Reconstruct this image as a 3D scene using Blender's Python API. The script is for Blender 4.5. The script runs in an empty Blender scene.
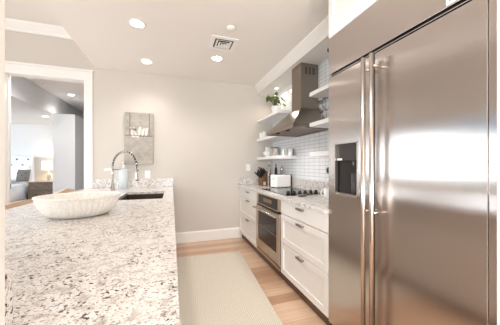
import bpy, bmesh, math, random
from mathutils import Vector, Matrix
random.seed(7)
S = bpy.context.scene
COL = S.collection
PI = math.pi

# ------------------------------------------------------------------ camera
cam_d = bpy.data.cameras.new('camera')
cam = bpy.data.objects.new('camera', cam_d)
COL.objects.link(cam)
cam.location = (0, 0, 1.25)
cam.rotation_euler = (PI / 2, 0, -math.radians(18.43))
cam_d.sensor_fit = 'HORIZONTAL'
cam_d.sensor_width = 36
cam_d.lens = 36 * 234.2 / 500
cam_d.shift_y = 0.005
cam_d.clip_start = 0.02
S.camera = cam

# ------------------------------------------------------------------ colour management, world, daylight
S.view_settings.view_transform = 'Standard'
S.view_settings.look = 'None'
S.view_settings.gamma = 1
S.view_settings.exposure = 0.40
S.view_settings.use_curve_mapping = False

w = bpy.data.worlds.new('world')
S.world = w
w.use_nodes = True
nt = w.node_tree
bg = nt.nodes['Background']
sky = nt.nodes.new('ShaderNodeTexSky')
sky.sky_type = 'HOSEK_WILKIE'
sky.turbidity = 4.0
sky.ground_albedo = 0.45
sky.sun_direction = (0.6, -0.5, 0.62)
nt.links.new(sky.outputs[0], bg.inputs[0])
bg.inputs[1].default_value = 2.6


def area(name, loc, rot, sx, sy, power, col):
    d = bpy.data.lights.new(name, 'AREA')
    d.shape = 'RECTANGLE'
    d.size, d.size_y = sx, sy
    d.energy = power
    d.color = col
    o = bpy.data.objects.new(name, d)
    COL.objects.link(o)
    o.location = loc
    o.rotation_euler = rot
    return o


def spot(name, loc, power, size=2.3, blend=.9, col=(1, .975, .945), r=.06):
    d = bpy.data.lights.new(name, 'SPOT')
    d.energy = power
    d.spot_size = size
    d.spot_blend = blend
    d.color = col
    d.shadow_soft_size = r
    o = bpy.data.objects.new(name, d)
    COL.objects.link(o)
    o.location = loc
    return o


DAY = (0.86, 0.93, 1.0)
area('window_daylight', (-2.56, 2.1, 1.36), (0, -PI / 2, 0), .62, 3.4, 26, DAY)       # through window_1
area('rear_fill', (-0.7, -3.62, 1.35), (PI / 2 + .75, 0, 0), 3.4, 1.7, 330, (.92, .965, 1.0))       # added fill light behind the camera, tilted up to brighten the ceiling
area('bedroom_daylight', (-6.1, 6.6, 1.6), (0, -PI / 2, 0), 1.7, 2.6, 60, DAY)         # through window_3

# ------------------------------------------------------------------ materials


def srgb(r, g, b):
    f = lambda c: (c / 12.92 if c <= .04045 else ((c + .055) / 1.055) ** 2.4)
    return (f(r / 255), f(g / 255), f(b / 255), 1)


def mat(name, col, rough=.5, metal=0.0, **kw):
    m = bpy.data.materials.new(name)
    m.use_nodes = True
    b = m.node_tree.nodes['Principled BSDF']
    b.inputs['Base Color'].default_value = col
    b.inputs['Roughness'].default_value = rough
    b.inputs['Metallic'].default_value = metal
    for k, v in kw.items():
        b.inputs[k].default_value = v
    return m


def N(m, t, **kw):
    n = m.node_tree.nodes.new(t)
    for k, v in kw.items():
        setattr(n, k, v)
    return n


def L(m, a, b):
    m.node_tree.links.new(a, b)


def B(m):
    return m.node_tree.nodes['Principled BSDF']


def coords(m, scale=(1, 1, 1), rot=(0, 0, 0), loc=(0, 0, 0)):
    t = N(m, 'ShaderNodeTexCoord')
    p = N(m, 'ShaderNodeMapping')
    p.inputs['Scale'].default_value = scale
    p.inputs['Rotation'].default_value = rot
    p.inputs['Location'].default_value = loc
    L(m, t.outputs['Object'], p.inputs['Vector'])
    return p.outputs['Vector']


def ramp(m, src, stops, interp='LINEAR'):
    r = N(m, 'ShaderNodeValToRGB')
    r.color_ramp.interpolation = interp
    e = r.color_ramp.elements
    while len(e) < len(stops):
        e.new(.5)
    for x, (p, c) in zip(e, stops):
        x.position = p
        x.color = c
    L(m, src, r.inputs[0])
    return r.outputs[0]


def mix(m, fac, a, b, mode='MIX'):
    x = N(m, 'ShaderNodeMix', data_type='RGBA', blend_type=mode)
    for s, v in ((x.inputs[0], fac), (x.inputs[6], a), (x.inputs[7], b)):
        if hasattr(v, 'is_linked'):
            L(m, v, s)
        else:
            s.default_value = v
    return x.outputs[2]


def bump(m, src, strength=.2, dist=.002):
    b = N(m, 'ShaderNodeBump')
    b.inputs['Strength'].default_value = strength
    b.inputs['Distance'].default_value = dist
    L(m, src, b.inputs['Height'])
    L(m, b.outputs[0], B(m).inputs['Normal'])


def noise(m, v, scale, detail=2, rough=.5):
    n = N(m, 'ShaderNodeTexNoise')
    n.inputs['Scale'].default_value = scale
    n.inputs['Detail'].default_value = detail
    n.inputs['Roughness'].default_value = rough
    L(m, v, n.inputs['Vector'])
    return n.outputs['Fac']


def paint(name, col, rough=.6):
    m = mat(name, col, rough)
    bump(m, noise(m, coords(m), 180, 2), .06, .001)
    return m


M = {}
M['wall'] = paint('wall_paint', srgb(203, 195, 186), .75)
M['ceil'] = paint('ceiling_paint', srgb(238, 232, 225), .8)
M['trim'] = paint('white_trim_paint', srgb(234, 230, 225), .4)
M['bedwall'] = paint('bedroom_wall_paint', srgb(226, 228, 230), .7)
M['bedceil'] = paint('bedroom_ceiling_paint', srgb(242, 241, 240), .8)
M['greywall'] = paint('bedroom_grey_paint', srgb(206, 205, 204), .7)
M['cab'] = paint('cabinet_lacquer', srgb(231, 227, 222), .35)
M['penin'] = paint('peninsula_lacquer', srgb(205, 196, 187), .4)
M['shelf'] = paint('shelf_lacquer', srgb(242, 240, 238), .35)
M['kick'] = paint('toe_kick_brown', srgb(96, 72, 54), .5)
M['dark'] = mat('shadow_gap_black', srgb(22, 18, 17), .6)
M['black'] = mat('black_plastic', srgb(20, 19, 20), .35)
M['blackglass'] = mat('black_glass', srgb(14, 13, 14), .06, **{'Specular IOR Level': .35})
M['ovenglass'] = mat('oven_glass', srgb(34, 24, 18), .12, **{'Specular IOR Level': .25})
M['pewter'] = mat('pewter_pull', srgb(150, 140, 130), .42, .9)
M['chrome'] = mat('chrome', srgb(205, 203, 200), .12, 1)
M['white'] = mat('white_ceramic', srgb(244, 244, 242), .2)
M['plastic'] = mat('white_plastic', srgb(240, 237, 232), .35)
M['sink'] = mat('bronze_sink', srgb(74, 54, 40), .35, .3)
M['blueglass'] = mat('pale_blue_ceramic', srgb(206, 213, 214), .2)
M['silver'] = mat('silver_pot', srgb(228, 226, 224), .32, 1)
M['cupdark'] = mat('charcoal_glaze', srgb(60, 56, 56), .3)
M['greyglaze'] = mat('grey_glaze', srgb(140, 142, 146), .25)
M['leaf'] = mat('leaf_green', srgb(56, 76, 28), .45)
M['leaf2'] = mat('leaf_yellow_green', srgb(96, 112, 44), .45)
M['soil'] = mat('soil', srgb(60, 46, 36), .9)
M['linen'] = mat('white_linen', srgb(244, 245, 248), .85)
M['headboard'] = mat('headboard_fabric', srgb(224, 228, 234), .8)
M['button'] = mat('button_grey', srgb(92, 98, 108), .5)
M['shade'] = mat('lamp_shade_linen', srgb(246, 240, 230), .8)
M['lampbase'] = mat('lamp_base_grey', srgb(170, 165, 158), .3)
m = M['shade']
B(m).inputs['Emission Color'].default_value = (1, .86, .68, 1)
B(m).inputs['Emission Strength'].default_value = 1.0


def emis(name, col, st):
    m = mat(name, col, .5)
    B(m).inputs['Emission Color'].default_value = col
    B(m).inputs['Emission Strength'].default_value = st
    return m


M['lens'] = emis('lamp_lens', (1, .95, .88, 1), 9)
M['display'] = emis('oven_display', srgb(120, 92, 60), .12)

# glass for shelf glassware
m = M['glass'] = mat('clear_glass', (.95, .97, .98, 1), .03)
B(m).inputs['Transmission Weight'].default_value = 1.0
B(m).inputs['IOR'].default_value = 1.45
m = M['pane'] = mat('window_pane', (1, 1, 1, 1), .0)
B(m).inputs['Transmission Weight'].default_value = 1.0
B(m).inputs['IOR'].default_value = 1.02

# stainless steel: fine vertical grain blurs reflections sideways


def steel(name, col, rough, aniso, grain=900):
    m = mat(name, col, rough, 1.0)
    b = B(m)
    b.inputs['Anisotropic'].default_value = aniso
    t = N(m, 'ShaderNodeTangent', direction_type='RADIAL', axis='Z')
    L(m, t.outputs[0], b.inputs['Tangent'])
    b.inputs['Anisotropic Rotation'].default_value = .0
    v = coords(m, (grain, grain, 3))
    n = noise(m, v, 1.0, 2)
    L(m, mix(m, n, tuple(c * .93 for c in col[:3]) + (1,), tuple(min(1, c * 1.06) for c in col[:3]) + (1,)), b.inputs['Base Color'])
    return m


M['steel'] = steel('brushed_stainless', srgb(198, 191, 187), .18, .96)
M['hoodsteel'] = steel('hood_stainless', srgb(150, 140, 130), .28, .5)
M['ovensteel'] = steel('oven_stainless', srgb(196, 180, 166), .3, .5)
M['handle'] = mat('handle_stainless', srgb(205, 196, 188), .25, 1)
M['slot'] = mat('vent_slot_grey', srgb(84, 78, 72), .6)
M['baffle'] = mat('hood_baffle', srgb(170, 152, 140), .4, 1)

# oak floor, boards along X
m = M['floor'] = mat('oak_boards', srgb(200, 165, 130), .34)
v = coords(m)
br = N(m, 'ShaderNodeTexBrick', offset=.37, offset_frequency=2)
br.inputs['Scale'].default_value = 1
br.inputs['Brick Width'].default_value = 1.25
br.inputs['Row Height'].default_value = .128
br.inputs['Mortar Size'].default_value = .0012
br.inputs['Mortar Smooth'].default_value = .3
br.inputs['Color1'].default_value = srgb(184, 146, 118)
br.inputs['Color2'].default_value = srgb(228, 198, 172)
br.inputs['Mortar'].default_value = srgb(140, 100, 72)
L(m, v, br.inputs['Vector'])
g = noise(m, coords(m, (2.2, 34, 1)), 1, 5, .62)
gr = ramp(m, g, [(.3, (.8, .75, .70, 1)), (.7, (1.06, 1.05, 1.03, 1))])
L(m, mix(m, .75, br.outputs['Color'], gr, 'MULTIPLY'), B(m).inputs['Base Color'])
bump(m, br.outputs['Fac'], -.15, .001)

# granite: white ground, tan clouds, brown-black flecks
m = M['granite'] = mat('white_granite', (.8, .8, .8, 1), .2)
v = coords(m)
cl = ramp(m, noise(m, v, 26, 4, .65), [(.35, srgb(188, 177, 168)), (.47, srgb(220, 214, 208)), (.65, srgb(230, 226, 221))])
sm = noise(m, coords(m, (150, 190, 190), rot=(.2, .1, .3), loc=(3, 1, 2)), 1.0, 3, .6)
fs = ramp(m, sm, [(.55, (0, 0, 0, 1)), (.63, (1, 1, 1, 1))])
c1 = mix(m, fs, cl, srgb(148, 132, 122))
big = noise(m, coords(m, (78, 88, 88), rot=(.2, .1, .35)), 1.0, 2, .5)
fl = ramp(m, big, [(.60, (0, 0, 0, 1)), (.63, (1, 1, 1, 1))])
f2 = N(m, 'ShaderNodeMath', operation='MULTIPLY')
L(m, fl, f2.inputs[0])
L(m, ramp(m, noise(m, v, 7, 2), [(.40, (.12, .12, .12, 1)), (.54, (1, 1, 1, 1))]), f2.inputs[1])
tone = ramp(m, noise(m, v, 45, 2), [(.38, srgb(46, 30, 27)), (.66, srgb(96, 76, 68))])
L(m, mix(m, f2.outputs[0], c1, tone), B(m).inputs['Base Color'])

# stacked white tile on the plane x = const (object coordinates y, z)
m = M['tile'] = mat('stacked_white_tile', srgb(236, 238, 240), .14)
t = N(m, 'ShaderNodeTexCoord')
sx = N(m, 'ShaderNodeSeparateXYZ')
cx = N(m, 'ShaderNodeCombineXYZ')
L(m, t.outputs['Object'], sx.inputs[0])
L(m, sx.outputs[1], cx.inputs[0])
L(m, sx.outputs[2], cx.inputs[1])
br = N(m, 'ShaderNodeTexBrick', offset=0.0)
br.inputs['Scale'].default_value = 1
br.inputs['Brick Width'].default_value = .118
br.inputs['Row Height'].default_value = .046
br.inputs['Mortar Size'].default_value = .0019
br.inputs['Mortar Smooth'].default_value = .2
br.inputs['Color1'].default_value = srgb(232, 234, 237)
br.inputs['Color2'].default_value = srgb(238, 239, 241)
br.inputs['Mortar'].default_value = srgb(160, 161, 166)
L(m, cx.outputs[0], br.inputs['Vector'])
L(m, br.outputs['Color'], B(m).inputs['Base Color'])
bump(m, br.outputs['Fac'], -.4, .002)

# woven wool rug with a small diamond pattern
m = M['rug'] = mat('woven_rug', srgb(225, 214, 196), .95)
v = coords(m, (18, 18, 1))
sx = N(m, 'ShaderNodeSeparateXYZ')
L(m, v, sx.inputs[0])


def tri(sock):
    p = N(m, 'ShaderNodeMath', operation='PINGPONG')
    L(m, sock, p.inputs[0])
    p.inputs[1].default_value = .5
    return p.outputs[0]


a = N(m, 'ShaderNodeMath', operation='ADD')
L(m, tri(sx.outputs[0]), a.inputs[0])
L(m, tri(sx.outputs[1]), a.inputs[1])
s3 = N(m, 'ShaderNodeMath', operation='MULTIPLY')
L(m, a.outputs[0], s3.inputs[0])
s3.inputs[1].default_value = 3
s4 = N(m, 'ShaderNodeMath', operation='FRACT')
L(m, s3.outputs[0], s4.inputs[0])
rc = ramp(m, s4.outputs[0], [(.35, srgb(188, 176, 159)), (.55, srgb(228, 219, 205))])
L(m, rc, B(m).inputs['Base Color'])
bump(m, s4.outputs[0], .3, .003)

# walnut for knife block, light oak for stools, grey-brown for nightstand


def wood(name, c1, c2, scale=(4, 4, 40), rough=.45):
    m = mat(name, c1, rough)
    n = noise(m, coords(m, scale), 1.5, 5, .6)
    L(m, ramp(m, n, [(.3, c1), (.7, c2)]), B(m).inputs['Base Color'])
    return m


M['walnut'] = wood('knife_block_wood', srgb(92, 66, 44), srgb(128, 94, 66), (40, 40, 8))
M['oak'] = wood('stool_oak', srgb(206, 176, 148), srgb(226, 200, 172), (6, 40, 40))
M['night'] = wood('nightstand_wood', srgb(84, 72, 62), srgb(134, 118, 104), (5, 40, 40))
M['pale_end'] = mat('pale_wood_end', srgb(216, 200, 178), .5)
# canvas
m = M['canvas'] = mat('painted_canvas', srgb(190, 182, 170), .85)
v = coords(m)
n = noise(m, v, 9, 5, .65)
n2 = noise(m, coords(m, (16, 1, 60)), 1, 4, .6)
c = ramp(m, n, [(.3, srgb(150, 142, 132)), (.65, srgb(184, 177, 168))])
L(m, mix(m, .35, c, ramp(m, n2, [(.35, srgb(136, 128, 118)), (.7, srgb(190, 184, 175))])), B(m).inputs['Base Color'])
M['canvas_edge'] = mat('canvas_edge', srgb(196, 186, 174), .85)
M['birdwhite'] = mat('bird_paint_white', srgb(226, 218, 208), .8)
M['branch'] = mat('branch_paint_brown', srgb(96, 76, 66), .8)
M['stain'] = mat('faded_paint_grey', srgb(132, 122, 112), .85)
# woven bowl
m = M['bowl'] = mat('woven_white_fibre', srgb(238, 231, 221), .8)
v = coords(m, (90, 90, 120))
n = noise(m, v, 1, 3, .6)
L(m, ramp(m, n, [(.3, srgb(220, 213, 204)), (.55, srgb(238, 234, 228))]), B(m).inputs['Base Color'])
bump(m, n, .25, .003)
# grey cushion, charcoal
M['cushion'] = mat('charcoal_cushion', srgb(112, 107, 102), .9)

# ------------------------------------------------------------------ mesh helpers


def box(bm, x0, x1, y0, y1, z0, z1, bev=0.0, seg=2):
    r = bmesh.ops.create_cube(bm, size=1)
    vs = r['verts']
    for v in vs:
        v.co = Vector(((x0 + x1) / 2 + v.co.x * (x1 - x0), (y0 + y1) / 2 + v.co.y * (y1 - y0), (z0 + z1) / 2 + v.co.z * (z1 - z0)))
    if bev > 0:
        es = list({e for v in vs for e in v.link_edges})
        bmesh.ops.bevel(bm, geom=es, offset=bev, segments=seg, affect='EDGES', profile=.5)
    return bm


def nb(*a, **k):
    bm = bmesh.new()
    if a:
        box(bm, *a, **k)
    return bm


def prism(bm, pts, axis, a0, a1):
    """extrude the outline pts (2D) along an axis: 'x' -> (y,z), 'y' -> (x,z), 'z' -> (x,y)"""
    def P(p, a):
        return {'x': (a, p[0], p[1]), 'y': (p[0], a, p[1]), 'z': (p[0], p[1], a)}[axis]
    A = [bm.verts.new(P(p, a0)) for p in pts]
    Bv = [bm.verts.new(P(p, a1)) for p in pts]
    n = len(pts)
    fs = [bm.faces.new(A), bm.faces.new(Bv[::-1])]
    for i in range(n):
        fs.append(bm.faces.new((A[i], Bv[i], Bv[(i + 1) % n], A[(i + 1) % n])))
    bmesh.ops.recalc_face_normals(bm, faces=fs)
    return bm


def lathe(bm, prof, c=(0, 0, 0), n=32, ex=1.0, ey=1.0, rib=None):
    """prof: list of (r, z); r = 0 closes with a point"""
    rings = []
    for r, z in prof:
        if r < 1e-6:
            rings.append([bm.verts.new((c[0], c[1], c[2] + z))])
        else:
            ring = []
            for i in range(n):
                a = 2 * PI * i / n
                k = r * (1 + (rib(a, z) if rib else 0))
                ring.append(bm.verts.new((c[0] + k * ex * math.cos(a), c[1] + k * ey * math.sin(a), c[2] + z)))
            rings.append(ring)
    for A, Bq in zip(rings, rings[1:]):
        for i in range(n):
            j = (i + 1) % n
            if len(A) == 1 and len(Bq) == 1:
                continue
            if len(A) == 1:
                bm.faces.new((A[0], Bq[j], Bq[i]))
            elif len(Bq) == 1:
                bm.faces.new((A[i], A[j], Bq[0]))
            else:
                bm.faces.new((A[i], A[j], Bq[j], Bq[i]))
    bmesh.ops.recalc_face_normals(bm, faces=bm.faces[:])
    for f in bm.faces:
        f.smooth = True
    return bm


def tube(bm, pts, r, n=12, cap=True):
    pts = [Vector(p) for p in pts]
    rs = r if isinstance(r, (list, tuple)) else [r] * len(pts)
    T0 = (pts[1] - pts[0]).normalized()
    up = Vector((0, 0, 1)) if abs(T0.z) < .9 else Vector((1, 0, 0))
    u = T0.cross(up).normalized()
    rings = []
    for i, p in enumerate(pts):
        t = (pts[min(i + 1, len(pts) - 1)] - pts[max(i - 1, 0)]).normalized()
        u = (u - t * u.dot(t)).normalized()
        v = t.cross(u)
        rings.append([bm.verts.new(p + (u * math.cos(2 * PI * k / n) + v * math.sin(2 * PI * k / n)) * rs[i]) for k in range(n)])
    for A, Bq in zip(rings, rings[1:]):
        for k in range(n):
            f = bm.faces.new((A[k], A[(k + 1) % n], Bq[(k + 1) % n], Bq[k]))
            f.smooth = True
    if cap:
        bm.faces.new(rings[0][::-1])
        bm.faces.new(rings[-1])
    return bm


def ball(bm, c, rx, ry=None, rz=None, n=16):
    ry = rx if ry is None else ry
    rz = rx if rz is None else rz
    r = bmesh.ops.create_uvsphere(bm, u_segments=n, v_segments=n // 2, radius=1)
    for v in r['verts']:
        v.co = Vector((c[0] + v.co.x * rx, c[1] + v.co.y * ry, c[2] + v.co.z * rz))
    for v in r['verts']:
        for f in v.link_faces:
            f.smooth = True
    return bm


ORG = {}


def obj(name, bm, m, parent=None, local=False):
    me = bpy.data.meshes.new(name)
    if parent is not None and not local:
        bmesh.ops.translate(bm, verts=bm.verts[:], vec=-ORG[parent.name])
    bm.normal_update()
    bm.to_mesh(me)
    bm.free()
    if m is not None:
        me.materials.append(m)
    o = bpy.data.objects.new(name, me)
    COL.objects.link(o)
    if parent is not None:
        o.parent = parent
        ORG[o.name] = ORG[parent.name]
    else:
        ORG[o.name] = Vector((0, 0, 0))
    return o


def thing(name, label, cat, loc=(0, 0, 0), rz=0, group=None):
    o = bpy.data.objects.new(name, None)
    COL.objects.link(o)
    o.empty_display_size = .05
    o.location = loc
    o.rotation_euler = (0, 0, rz)
    ORG[o.name] = Vector(loc)
    o['label'] = label
    o['category'] = cat
    if group:
        o['group'] = group
    return o


def tag(o, label, cat, group=None):
    o['label'] = label
    o['category'] = cat
    if group:
        o['group'] = group
    return o


def recentre(o, loc):
    """put a single-mesh thing's origin at its base"""
    loc = Vector(loc)
    o.data.transform(Matrix.Translation(-loc))
    o.location = loc
    return o


def struct(name, bm, m, parent=None):
    o = obj(name, bm, m, parent)
    if parent is None:
        o['kind'] = 'structure'
    return o


def dup(root, loc=None, rz=None, label=None, group=None):
    r = root.copy()
    COL.objects.link(r)
    ORG[r.name] = Vector(loc) if loc else ORG[root.name]
    if loc:
        r.location = loc
    if rz is not None:
        r.rotation_euler = (0, 0, rz)
    if label:
        r['label'] = label
    if group:
        r['group'] = group
    for ch in list(root.children):
        c = ch.copy()
        COL.objects.link(c)
        c.parent = r
        for g in list(ch.children):
            d = g.copy()
            COL.objects.link(d)
            d.parent = c
    return r


# ------------------------------------------------------------------ key planes (metres, z up, y into the picture)
YB = 3.91      # back wall
XW = 1.735     # tiled wall
XF = 1.105     # cabinet and fridge fronts
XS = 1.43      # shelf and bulkhead fronts
ZC = 2.65      # dropped ceiling
ZH = 3.13      # high ceiling
XL = -2.4      # left wall
YR = -3.5      # rear wall
ZT = .915      # counter top

# ------------------------------------------------------------------ the shell
struct('floor', nb(-6.2, 1.9, YR - .15, 9.4, -.06, 0), M['floor'])
struct('ceiling', nb(-1.05, 1.9, YR, YB, ZC, ZH + .05), M['ceil'])
struct('ceiling_high', nb(XL, -1.05, YR, YB, ZH, ZH + .05), M['ceil'])
# back wall with the bedroom doorway
bm = nb(XL - .12, -2.10, YB, YB + .12, 0, ZH + .05)
box(bm, -1.15, 1.9, YB, YB + .12, 0, ZH + .05)
box(bm, -2.10, -1.15, YB, YB + .12, 2.49, ZH + .05)
struct('wall_back', bm, M['wall'])
struct('wall_right', nb(XW + .01, 1.9, YR, YB, 0, ZC), M['wall'])
# left wall with a window
bm = nb(XL - .12, XL, YR, .35, 0, ZH + .05)
box(bm, XL - .12, XL, 3.83, YB, 0, ZH + .05)
box(bm, XL - .12, XL, .35, 3.83, 0, .85)
box(bm, XL - .12, XL, .35, 3.83, 2.05, ZH + .05)
struct('wall_left', bm, M['wall'])
# rear wall with an unseen opening added for the fill light
bm = nb(XL - .12, -2.3, YR - .12, YR, 0, ZH + .05)
box(bm, 1.2, 1.9, YR - .12, YR, 0, ZH + .05)
box(bm, -2.3, 1.2, YR - .12, YR, 0, .4)
box(bm, -2.3, 1.2, YR - .12, YR, 2.5, ZH + .05)
struct('wall_rear', bm, M['wall'])
# stub wall at the near left
struct('wall_near', nb(-.85, -.294, -.15, .556, 0, ZH), M['trim'])


def window(n, axis, plane, a0, a1, z0, z1, mull):
    bm = bmesh.new()
    t, d = .05, .07
    def bb(p0, p1, q0, q1):
        if axis == 'x':
            box(bm, plane - d, plane, p0, p1, q0, q1)
        else:
            box(bm, p0, p1, plane - d, plane, q0, q1)
    bb(a0, a1, z0, z0 + t)
    bb(a0, a1, z1 - t, z1)
    bb(a0, a0 + t, z0 + t, z1 - t)
    bb(a1 - t, a1, z0 + t, z1 - t)
    for i in range(1, mull):
        p = a0 + (a1 - a0) * i / mull
        bb(p - t / 2, p + t / 2, z0 + t, z1 - t)
    return struct('window_%d' % n, bm, M['trim'])


window(1, 'x', XL - .02, .35, 3.83, .85, 2.05, 3)
window(2, 'y', YR - .02, -2.3, 1.2, .4, 2.5, 4)  # unseen frame, added along with the rear fill light

# bedroom beyond the doorway
bm = nb(-6.2, -.9, 9.2, 9.32, 0, 3.0)
box(bm, -1.0, -.9, YB + .12, 9.2, 0, 3.0)
struct('wall_bedroom', bm, M['greywall'])
bm = nb(-6.05, -5.95, YB + .12, 5.2, 0, 3.0)
box(bm, -6.05, -5.95, 8.0, 9.2, 0, 3.0)
box(bm, -6.05, -5.95, 5.2, 8.0, 0, .7)
box(bm, -6.05, -5.95, 5.2, 8.0, 2.45, 3.0)
struct('wall_bedside', bm, M['bedwall'])
window(3, 'x', -5.97, 5.2, 8.0, .7, 2.45, 3)
struct('ceiling_bedroom', nb(-6.05, -.9, YB + .12, 9.2, 2.97, 3.05), M['bedceil'])
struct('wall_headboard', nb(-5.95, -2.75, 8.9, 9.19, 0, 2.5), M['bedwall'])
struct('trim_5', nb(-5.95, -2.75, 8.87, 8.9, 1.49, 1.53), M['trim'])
struct('wall_warm_lower', nb(-5.95, -2.75, 8.895, 8.9, 0, 1.49), M['wall'])  # beige colour stands in for the lamp's warm light on the lower wall
# dropped soffit along the bedroom, and the closet box it dies into
struct('trim_1', nb(-5.95, -2.75, YB + .13, 9.19, 2.5, 2.97), M['greywall'])
struct('wall_closet', nb(-2.735, -2.28, 6.88, 9.19, 0, 2.5), M['bedwall'])

# crown on the high back wall, cove on the bulkhead, baseboards
bm = bmesh.new()
prism(bm, [(YB, 3.01), (YB, ZH), (YB - .09, ZH), (YB - .085, 3.105), (YB - .03, 3.045), (YB - .02, 3.01)], 'x', XL, -1.05)
struct('trim_2', bm, M['trim'])
bm = nb(XS + .02, XW + .01, 1.46, YB, 2.5, ZC)
struct('trim_3', bm, M['trim'])
bm = bmesh.new()
prism(bm, [(XS + .02, 2.5), (XS + .02, ZC), (XS - .045, ZC), (XS - .04, 2.632), (XS + .003, 2.565), (XS, 2.545), (XS, 2.5)], 'y', 1.46, YB)
struct('trim_4', bm, M['trim'])
bm = bmesh.new()
prism(bm, [(YB, 0), (YB, .172), (YB - .006, .172), (YB - .016, .15), (YB - .016, 0)], 'x', .0, XF + .05)
struct('baseboard_back', bm, M['trim'])

# door casing of the bedroom doorway
bm = bmesh.new()
for x0, x1 in ((-2.18, -2.067), (-1.185, -1.078)):
    box(bm, x0, x1, YB - .02, YB, 0, 2.455, .004)
box(bm, -2.18, -1.078, YB - .02, YB, 2.455, 2.575, .004)
box(bm, -2.195, -1.063, YB - .032, YB, 2.575, 2.605, .005)
d1 = struct('door_1', bm, M['trim'])
bm = nb(-2.10, -2.067, YB, YB + .12, 0, 2.455)
box(bm, -1.185, -1.15, YB, YB + .12, 0, 2.455)
box(bm, -2.10, -1.15, YB, YB + .12, 2.455, 2.49)
box(bm, -2.067, -2.058, YB + .05, YB + .085, 0, 2.455)
box(bm, -1.2, -1.185, YB + .05, YB + .085, 0, 2.455)
obj('door_jamb', bm, M['trim'], d1)
obj('strike_plate', nb(-2.067, -2.063, YB + .09, YB + .115, .93, 1.0), M['pewter'], d1)

# tiled splash wall
struct('wall_tiles', nb(XW, XW + .01, 1.46, YB, ZT, 2.5), M['tile'])

# ------------------------------------------------------------------ right-hand base cabinets


def shaker(bm, y0, y1, z0, z1, rail=.055, x=XF, th=.02, rec=.012):
    """a drawer/door front in the plane x, facing -x, with a recessed panel"""
    if rail <= 0:
        return box(bm, x, x + th, y0, y1, z0, z1, .002)
    for a, b_, c, d in ((y0, y1, z0, z0 + rail), (y0, y1, z1 - rail, z1), (y0, y0 + rail, z0 + rail, z1 - rail), (y1 - rail, y1, z0 + rail, z1 - rail)):
        box(bm, x, x + th, a, b_, c, d, .0012)
    box(bm, x + rec, x + th, y0 + rail - .001, y1 - rail + .001, z0 + rail - .001, z1 - rail + .001)
    return bm


def pull(parent, yc, zc, ln=.115):
    bm = nb(XF - .028, XF - .018, yc - ln / 2, yc + ln / 2, zc - .011, zc + .011, .004)
    box(bm, XF - .02, XF + .002, yc - ln / 2 + .008, yc - ln / 2 + .022, zc - .006, zc + .006)
    box(bm, XF - .02, XF + .002, yc + ln / 2 - .022, yc + ln / 2 - .008, zc - .006, zc + .006)
    obj('handle', bm, M['pewter'], parent)


def drawer_base(label, y0, y1, zs, hz, rails, yh):
    t = thing('drawer_cabinet', label, 'cabinet', (XF + .3, (y0 + y1) / 2, 0))
    obj('body', nb(XF + .022, XW, y0, y1, .1, .884), M['cab'], t)
    obj('toe_kick', nb(XF + .045, XF + .06, y0, y1, 0, .1), M['kick'], t)
    for (a, b_), h, r in zip(zip(zs, zs[1:]), hz, rails):
        bm = bmesh.new()
        shaker(bm, y0 + .002, y1 - .002, b_ + .003, a - .003, r)
        d = obj('drawer', bm, M['cab'], t)
        pull(d, yh, h)
    return t


drawer_base('white three-drawer cabinet between the oven and the back wall', 3.02, YB - .002, (.886, .735, .43, .103), (.835, .703, .408), (0, .055, .055), 3.40)
drawer_base('white three-drawer cabinet between the oven and the steel refrigerator', 1.473, 2.272, (.886, .735, .43, .103), (.847, .703, .402), (0, .055, .055), 1.86)

# built-in oven
OV0, OV1 = 2.276, 3.016
t = thing('oven', 'stainless built-in oven with black glass under the cooktop', 'oven', (XF + .3, 2.646, 0))
obj('body', nb(XF + .02, XW, OV0, OV1, .1, .884), M['dark'], t)
obj('toe_kick', nb(XF + .045, XF + .06, OV0, OV1, 0, .1), M['kick'], t)
bm = bmesh.new()
for a, b_, c, d in ((OV0 + .004, OV1 - .004, .868, .882), (OV0 + .004, OV0 + .07, .745, .868), (OV1 - .055, OV1 - .004, .745, .868), (OV0 + .07, OV1 - .055, .735, .745)):
    box(bm, XF - .004, XF + .02, a, b_, c, d, .001)
fr = obj('control_frame', bm, M['ovensteel'], t)
cp = obj('control_panel', nb(XF, XF + .019, OV0 + .068, OV1 - .053, .743, .869), M['blackglass'], t)
obj('display', nb(XF - .0015, XF + .002, 2.52, 2.78, .79, .835), M['display'], cp)
# door: frame + glass + handle
bm = bmesh.new()
for a, b_, c, d in ((OV0 + .004, OV0 + .085, .17, .715), (OV1 - .075, OV1 - .004, .17, .715), (OV0 + .085, OV1 - .075, .17, .275), (OV0 + .085, OV1 - .075, .66, .715)):
    box(bm, XF - .012, XF + .018, a, b_, c, d, .0015)
dr = obj('door', bm, M['ovensteel'], t)
obj('window', nb(XF - .006, XF + .017, OV0 + .083, OV1 - .073, .273, .662), M['ovenglass'], dr)
obj('rack', nb(XF - .0075, XF - .0055, OV0 + .09, OV1 - .08, .455, .461), M['pewter'], dr)
bm = tube(bmesh.new(), [(XF - .062, OV0 + .02, .69), (XF - .062, OV1 - .02, .69)], .011)
for y in (OV0 + .05, OV1 - .05):
    box(bm, XF - .062, XF - .01, y - .01, y + .01, .681, .699, .002)
obj('handle', bm, M['handle'], dr)
obj('vent_gap', nb(XF + .002, XF + .018, OV0 + .004, OV1 - .004, .717, .734), M['dark'], t)
bm = nb(XF - .004, XF + .02, OV0 + .004, OV1 - .004, .105, .138, .0015)
box(bm, XF - .004, XF + .02, OV0 + .004, OV1 - .004, .15, .166, .001)
obj('bottom_trim', bm, M['ovensteel'], t)

# granite worktop on the right with its upstands
t = thing('granite_countertop', 'speckled white granite worktop on the white drawers, cooktop set in it', 'countertop', (1.4, 2.7, .885))
bm = nb(XF - .028, XW, 1.473, YB, .885, ZT, .003)
obj('slab', bm, M['granite'], t)


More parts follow.
